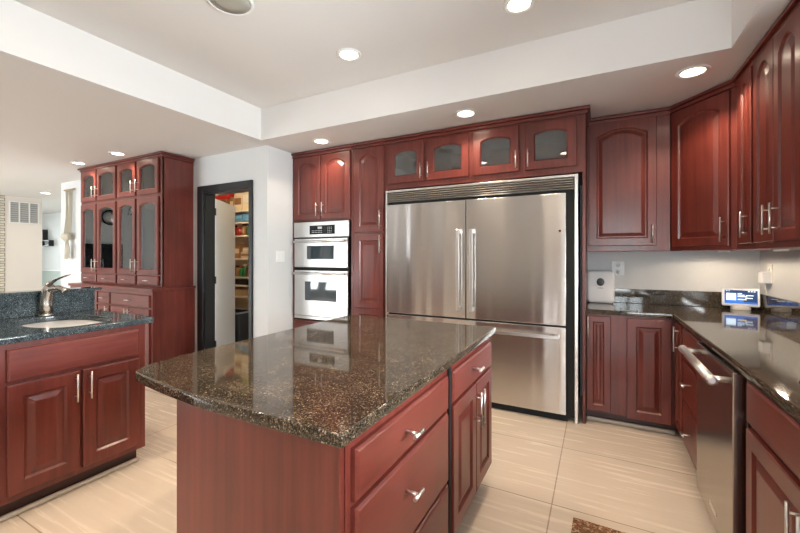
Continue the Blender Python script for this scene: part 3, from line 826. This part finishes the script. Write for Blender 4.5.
MB().box(-.096, -.030, -.0040, -.0033, .058, .116).build('picture_tile', 'screen_white', scn)
m = MB()
for x0, x1, z in ((-.020, .010, .112), (-.020, .028, .100), (-.020, .045, .088), (.035, .085, .098), (.03, .08, .076), (-.098, -.088, .133), (-.080, -.072, .133), (.05, .062, .132), (.068, .080, .132), (.086, .098, .132)):
    m.box(x0, x1, -.0042, -.0034, z, z+.0055)
m.build('text_lines', 'screen_white', scn)
MB().box(-.018, .040, -.0042, -.0034, .062, .070).build('yellow_line', 'screen_yellow', scn)

def plate(name, label, loc, rotz, w_, h_, m_, kind):
    t = thing(name, label, kind, loc, rotz)
    p = MB().box(-w_/2, w_/2, -.006, -.0002, -h_/2, h_/2).build('cover_plate', m_, t, .003)
    return t, p
t, p = plate('wall_outlet', 'grey duplex outlet on the wall between router and display', (.166, 4.06, 1.235), 0, .100, .130, 'grey_plate', 'outlet')
for z in (.032, -.032):
    q = MB().lathe([(.018, -.0058), (.0175, -.0085), (.001, -.0088)], c=(0, 0, z), n=20, axis='y', cap0=False).build('socket', 'grey_plate' if z < 0 else 'white_plastic', p)
    MB().box(-.008, -.005, -.0095, -.0086, z-.005, z+.006).box(.005, .008, -.0095, -.0086, z-.005, z+.006).build('slot', 'black', q)
t, p = plate('wall_outlet', 'ivory outlet plate on the right wall behind the plug-in adapter', (1.16, 3.855, 1.215), RR, .10, .150, 'ivory', 'outlet')
for z in (.035,):
    q = MB().lathe([(.018, -.0058), (.0175, -.0085), (.001, -.0088)], c=(0, 0, z), n=20, axis='y', cap0=False).build('socket', 'ivory', p)
t = thing('plug_adapter', 'white square plug-in adapter in the outlet on the right wall', 'adapter', (1.1538, 3.86, 1.185), RR)
MB().box(-.045, .045, -.050, -.0005, -.043, .043).build('body', 'white_plastic', t, .006)
MB().tube([(.0, -.02, -.043), (.004, -.022, -.09), (.0, -.012, -.128)], .0035, 8).build('cord', 'ivory', t)
t, p = plate('light_switch', 'white double light switch plate on the short wall beside the oven cabinet', (-3.2, 3.20, 1.345), PI/2, .13, .125, 'trimwhite', 'switch')
for x in (-.03, .03): MB().box(x-.016, x+.016, -.0105, -.0058, -.035, .035).build('rocker', 'white_plastic', p, .002)

# rug
t = thing('floor_mat', 'brown patterned woven mat on the tiles in front of the sink cabinet', 'rug', (.165, 1.64, 0), math.radians(-1.5))
MB().box(-.29, .29, -.50, .50, .0005, .008).build('weave', 'rug', t, .003)
m = MB().box(-.282, .282, .455, .492, .0078, .0095).box(-.282, .282, -.492, -.455, .0078, .0095).box(-.282, -.25, -.455, .455, .0078, .0095).box(.25, .282, -.455, .455, .0078, .0095)
m.build('border', 'rug', t)
m = MB().box(-.25, .25, .445, .455, .0078, .0092).box(-.25, .25, -.455, -.445, .0078, .0092).box(-.25, -.24, -.445, .445, .0078, .0092).box(.24, .25, -.445, .445, .0078, .0092)
m.build('inner_line', 'rug_border', t)

# ------------------------------------------------------------------ pantry shelves and goods
SH = [(2.07, 'top'), (1.885, 'second'), (1.675, 'third'), (1.315, 'fourth'), (1.02, 'fifth'), (.89, 'sixth'), (.71, 'seventh')]
SY0, SY1 = 4.16, 4.498
M['cream_box'] = mat('cream_card', (.72, .58, .40, 1), .6); M['green_box'] = mat('lime_card', (.38, .46, .06, 1), .5)
M['blue_pack'] = mat('blue_pack', (.16, .38, .62, 1), .4); M['brown_box'] = mat('brown_card', (.32, .16, .07, 1), .6)
M['green_jar'] = mat('green_jar', (.03, .16, .05, 1), .2); M['red_jar'] = mat('red_jar', (.35, .03, .02, 1), .3)
M['shelf'] = paint('shelf_paint', (.80, .72, .60, 1), .4); M['basket'] = mat('wicker', (.40, .27, .14, 1), .8)
for z, nm in SH:
    t = MB().box(-5.98, -3.325, SY0, SY1, z-.022, z).build('pantry_shelf', 'shelf', None, .003)
    tag(t, 'white pantry shelf, the %s from the top, seen through the doorway' % nm, 'shelf', 'pantry shelves')
def carton(x, y, z, w_, d_, h_, m_, label, rot=0, group=None, name='food_box', cat='box', band='cream_box'):
    t = thing(name, label, cat, (x, y, z+.0004), rot, group)
    MB().box(-w_/2, w_/2, -d_/2, d_/2, 0, h_).build('carton', m_, t, .003)
    MB().box(-w_/2+.01, w_/2-.01, -d_/2-.0012, -d_/2+.0005, h_*.35, h_*.7).build('front_label', band, t)
    return t
def jar(x, y, z, r, h_, m_, lid, label, group='jars on the pantry shelves'):
    t = thing('jar', label, 'jar', (x, y, z+.0004), 0, group)
    MB().lathe([(r*.92, 0), (r, .006), (r, h_*.72), (r*.75, h_*.84), (r*.72, h_*.9)], n=20).build('glass_body', m_, t)
    MB().lathe([(r*.78, h_*.86), (r*.78, h_), (r*.7, h_+.003)], n=20).build('lid', lid, t)
    return t
x0 = -5.12
# top shelf
m = MB().loops([[(x, y, z) for x, y in rnd([(-.26*s, -.12*s), (.26*s, -.12*s), (.26*s, .12*s), (-.26*s, .12*s)], .08*s, 5)] for s, z in ((.86, 0), (1, .03), (1.02, .10), (.9, .17), (.45, .195))], True, True, True, True)
o = m.build('shopping_bag', 'red', None, loc=(-5.60, 4.32, 2.287)); tag(o, 'bright red bag lying on the top pantry shelf above the open door', 'bag')
carton(-5.60, 4.32, SH[0][0], .40, .22, .215, 'brown_box', 'brown carton under the red bag on the top pantry shelf')
carton(-5.275, 4.29, SH[0][0], .09, .16, .24, 'brown_box', 'small brown carton on the top pantry shelf next to the red bag')
carton(-5.13, 4.30, SH[0][0], .18, .18, .30, 'cream_box', 'cream carton on the top pantry shelf left of the tall cream carton', band='brown_box')
carton(-4.93, 4.30, SH[0][0], .19, .18, .36, 'cream_box', 'tall cream carton at the right end of the top pantry shelf', band='shelf')
carton(-4.93, 4.30, SH[0][0]+.361, .30, .14, .07, 'green_box', 'flat lime green carton lying on top of the tall cream carton', band='green_box')
# second shelf: blue rolls
for x, rr, lb in ((-5.19, .072, 'blue wrapped roll on the second pantry shelf, left of its twin'), (-4.94, .078, 'blue wrapped roll on the second pantry shelf, nearer the door frame')):
    t = thing('wrapped_roll', lb, 'roll', (x, 4.30, SH[1][0]+rr), 0, 'blue rolls on the pantry shelf')
    MB().lathe([(.02, -.11), (rr*.9, -.108), (rr, -.095), (rr, .095), (rr*.9, .108), (.02, .11)], n=20, axis='x').build('wrapper', 'blue_pack', t)
    MB().lathe([(.019, -.113), (.0195, .113)], n=12, axis='x').build('core', 'shelf', t)
# third shelf
jar(-5.26, 4.26, SH[2][0], .05, .17, 'red_jar', 'black', 'red jar on the third pantry shelf, left end of the visible row')
jar(-5.14, 4.27, SH[2][0], .055, .14, 'red_jar', 'red', 'short red jar with red lid on the third pantry shelf')
jar(-5.03, 4.26, SH[2][0], .045, .19, 'brown_box', 'black', 'brown jar with black lid on the third pantry shelf')
jar(-4.93, 4.27, SH[2][0], .045, .18, 'green_jar', 'black', 'green jar on the third pantry shelf near the door frame')
# fourth shelf
carton(-5.20, 4.32, SH[3][0], .20, .20, .22, 'brown_box', 'brown carton on the fourth pantry shelf')
carton(-4.96, 4.30, SH[3][0], .20, .18, .10, 'cream_box', 'low cream carton at the right of the fourth pantry shelf', band='brown_box')
carton(-4.96, 4.31, SH[3][0]+.101, .17, .16, .07, 'cream_box', 'smaller cream carton stacked on the low cream carton', band='shelf')
# fifth shelf
for i, (x, mm, ld, h_, lb) in enumerate(((-5.27, 'red_jar', 'red', .15, 'red jar at the left of the fifth pantry shelf'), (-5.18, 'brown_box', 'black', .17, 'brown bottle-like jar second on the fifth pantry shelf'),
        (-5.09, 'green_jar', 'red', .16, 'green jar with red lid on the fifth pantry shelf'), (-5.00, 'green_jar', 'shelf', .19, 'tall green jar with cream lid on the fifth pantry shelf'), (-4.91, 'red_jar', 'black', .14, 'red jar with black lid at the right of the fifth pantry shelf'))):
    jar(x, 4.25, SH[4][0], .038, h_, mm, ld, lb)
# lower shelves
carton(-5.1, 4.32, .89, .36, .22, .085, 'black', 'flat black tray box on the sixth pantry shelf', name='tray_box', band='black')
t = thing('basket', 'shallow wicker basket on the seventh pantry shelf', 'basket', (-5.08, 4.31, .7105))
m = MB().loops([[(x, y, z) for x, y in rnd([(-.2*s, -.12*s), (.2*s, -.12*s), (.2*s, .12*s), (-.2*s, .12*s)], .03, 4)] for s, z in ((.9, 0), (1, .11), (.95, .11), (.85, .012))])
m.build('weave', 'basket', t)
MB().loops([[(x, y, z) for x, y in rnd([(-.2*s, -.12*s), (.2*s, -.12*s), (.2*s, .12*s), (-.2*s, .12*s)], .03, 4)] for s, z in ((1.02, .105), (1.02, .118), (.94, .118), (.94, .111))], False, False).build('rim', 'brown_box', t)
# black bin
t = thing('waste_bin', 'tall black bin standing on the pantry floor below the shelves', 'bin', (-4.86, 3.95, 0))
m = MB().loops([[(x, y, z) for x, y in rnd([(-.24*s, -.17*s), (.24*s, -.17*s), (.24*s, .17*s), (-.24*s, .17*s)], .05, 5)] for s, z in ((.84, .0005), (.86, .012), (1, .52), (.97, .52), (.95, .40))], True, True)
m.build('body', 'black', t)
MB().loops([[(x, y, z) for x, y in rnd([(-.24*s, -.17*s), (.24*s, -.17*s), (.24*s, .17*s), (-.24*s, .17*s)], .05, 5)] for s, z in ((1.0, .505), (1.045, .508), (1.05, .528), (.98, .530), (.95, .515))], False, False).build('rim', 'textgrey', t)
pl = bpy.data.lights.new('pantry_lamp', 'POINT'); pl.energy = 9; pl.color = (1, .78, .52); pl.shadow_soft_size = .12
t = thing('pantry_ceiling_lamp', 'round ceiling lamp inside the pantry out of sight above the door head', 'ceiling light', (-4.5, 3.32, ZL))
MB().lathe([(.12, -.0005), (.12, -.02), (.10, -.022)], n=24).build('base', 'trimwhite', t)
MB().lathe([(.10, -.0225), (.11, -.035), (.09, -.06), (.002, -.07)], n=24).build('diffuser', 'lamp', t)
po = bpy.data.objects.new('pantry_lamp', pl); C.objects.link(po); po.parent = t; po.location = (0, 0, -.16)

# ------------------------------------------------------------------ living side, far left
t = thing('return_air_vent', 'white three-section louvred vent high on the pale wall panel', 'vent', (-10.5, 3.375, 2.24), PI/2)
m = MB()
W2, H2 = .232, .222
m.box(-W2, W2, -.02, -.0005, H2-.02, H2).box(-W2, W2, -.02, -.0005, -H2, -H2+.02)
for x in (-W2, -W2/3-.010, W2/3-.010, W2-.02): m.box(x, x+.02, -.02, -.0005, -H2+.02, H2-.02)
m.build('frame', 'trimwhite', t)
M['louvre'] = mat('louvre_grey', (.50, .49, .48, 1), .5)
m = MB()
for k in range(9):
    z = -H2+.03+k*.044
    m.loops([[(x, -.004, z+.028), (x, -.016, z), (x, -.014, z-.002), (x, -.002, z+.026)] for x in (-W2+.02, W2-.02)])
m.build('louvres', 'louvre', t)
MB().box(-W2+.005, W2-.005, -.0018, -.0004, -H2+.005, H2-.005).build('backing', 'textgrey', t)

t = thing('macrame_hanging', 'long cream macrame hanging with a tassel on the pale wall left of the hutch', 'wall hanging', (-7.56, 2.985, 2.42))
MB().tube([(-.17, -.01, 0), (.17, -.01, 0)], .012, 10).build('rod', 'basket', t)
random.seed(11)
m = MB()
for k in range(6):
    x = -.11+k*.044
    m.tube([(x, -.012, -.005), (x*.75+random.uniform(-.02, .02), -.016, -.22), (x*.8, -.02, -.45), (x*.95, -.03, -.62), (x*1.05, -.035, -.72)], .0075, 6)
m.build('cords', 'fibre', t)
m = MB().lathe([(.03, -.70), (.10, -.72), (.125, -.75), (.11, -.79), (.06, -.82), (.02, -.84)], c=(0, -.055, 0), n=20)
for v_i in range(len(m.v)):
    x, y, z = m.v[v_i]; m.v[v_i] = (x, -.055+(y+.055)*.45, z)
m.build('knotted_bowl', 'fibre', t)
m = MB()
for k in range(8):
    x = -.04+k*.0115; m.tube([(x*.4, -.05, -.84), (x, -.05, -.95), (x*1.1, -.05, -1.12)], .007, 6)
for x in (.085, .10): m.tube([(x*.5, -.05, -.83), (x, -.05, -.95), (x, -.05, -1.10)], .007, 6)
m.build('tassel', 'fibre', t)

t = thing('wall_shelf', 'small black L-shaped open shelf on the bright white wall beyond the doorway', 'shelf', (-13.95, 4.998, 1.80), 0)
def frame(x0, x1, z0, z1, nm):
    b_ = .022; m = MB()
    m.box(x0, x1, -.12, 0, z0, z0+b_).box(x0, x1, -.12, 0, z1-b_, z1).box(x0, x0+b_, -.12, 0, z0+b_, z1-b_).box(x1-b_, x1, -.12, 0, z0+b_, z1-b_)
    return m.build(nm, 'black', t)
frame(-.25, .34, -.17, .0, 'lower_box'); frame(-.25, -.02, .001, .30, 'upper_box')

# things that show in the hutch glass
t = thing('television', 'flat black television on the white wall opposite the hutch', 'television', (-10.495, .60, 1.33), PI/2)
MB().box(-.55, .55, -.05, -.006, -.31, .31).build('housing', 'black', t, .004); MB().box(-.535, .535, -.052, -.0495, -.295, .295).build('screen', 'dispglass', t)
t = thing('wall_mirror', 'round black-framed mirror high on the white wall', 'mirror', (-10.495, .31, 2.28), PI/2)
m = MB(); m.tube([(.17*math.cos(2*PI*k/32), -.02, .17*math.sin(2*PI*k/32)) for k in range(33)], .016, 8); m.build('frame', 'black', t)
MB().lathe([(.158, -.004), (.158, -.014), (.001, -.0141)], n=32, axis='y', cap0=False).build('mirror_glass', 'steel_bright', t)
t = thing('pendant_lamp', 'small glass pendant lamp hanging over the dining side', 'lamp', (-9.06, .5, ZL))
MB().lathe([(.05, -.0005), (.05, -.015), (.02, -.025)], n=20).build('canopy', 'black', t)
MB().tube([(0, 0, -.02), (0, 0, -.14)], .006, 8).build('stem', 'black', t)
MB().lathe([(.02, -.14), (.045, -.17), (.05, -.22), (.03, -.27), (.002, -.28)], n=20).build('bulb', 'lamp', t)
m = MB()
for sx, sy in ((-1, -1), (1, -1), (1, 1), (-1, 1)): m.tube([(sx*.09, sy*.09, -.30), (sx*.06, sy*.06, -.13)], .006, 6)
for s, z in ((.09, -.30), (.06, -.13)): m.tube([(-s, -s, z), (s, -s, z), (s, s, z), (-s, s, z), (-s, -s, z)], .006, 6)
m.build('cage', 'black', t)
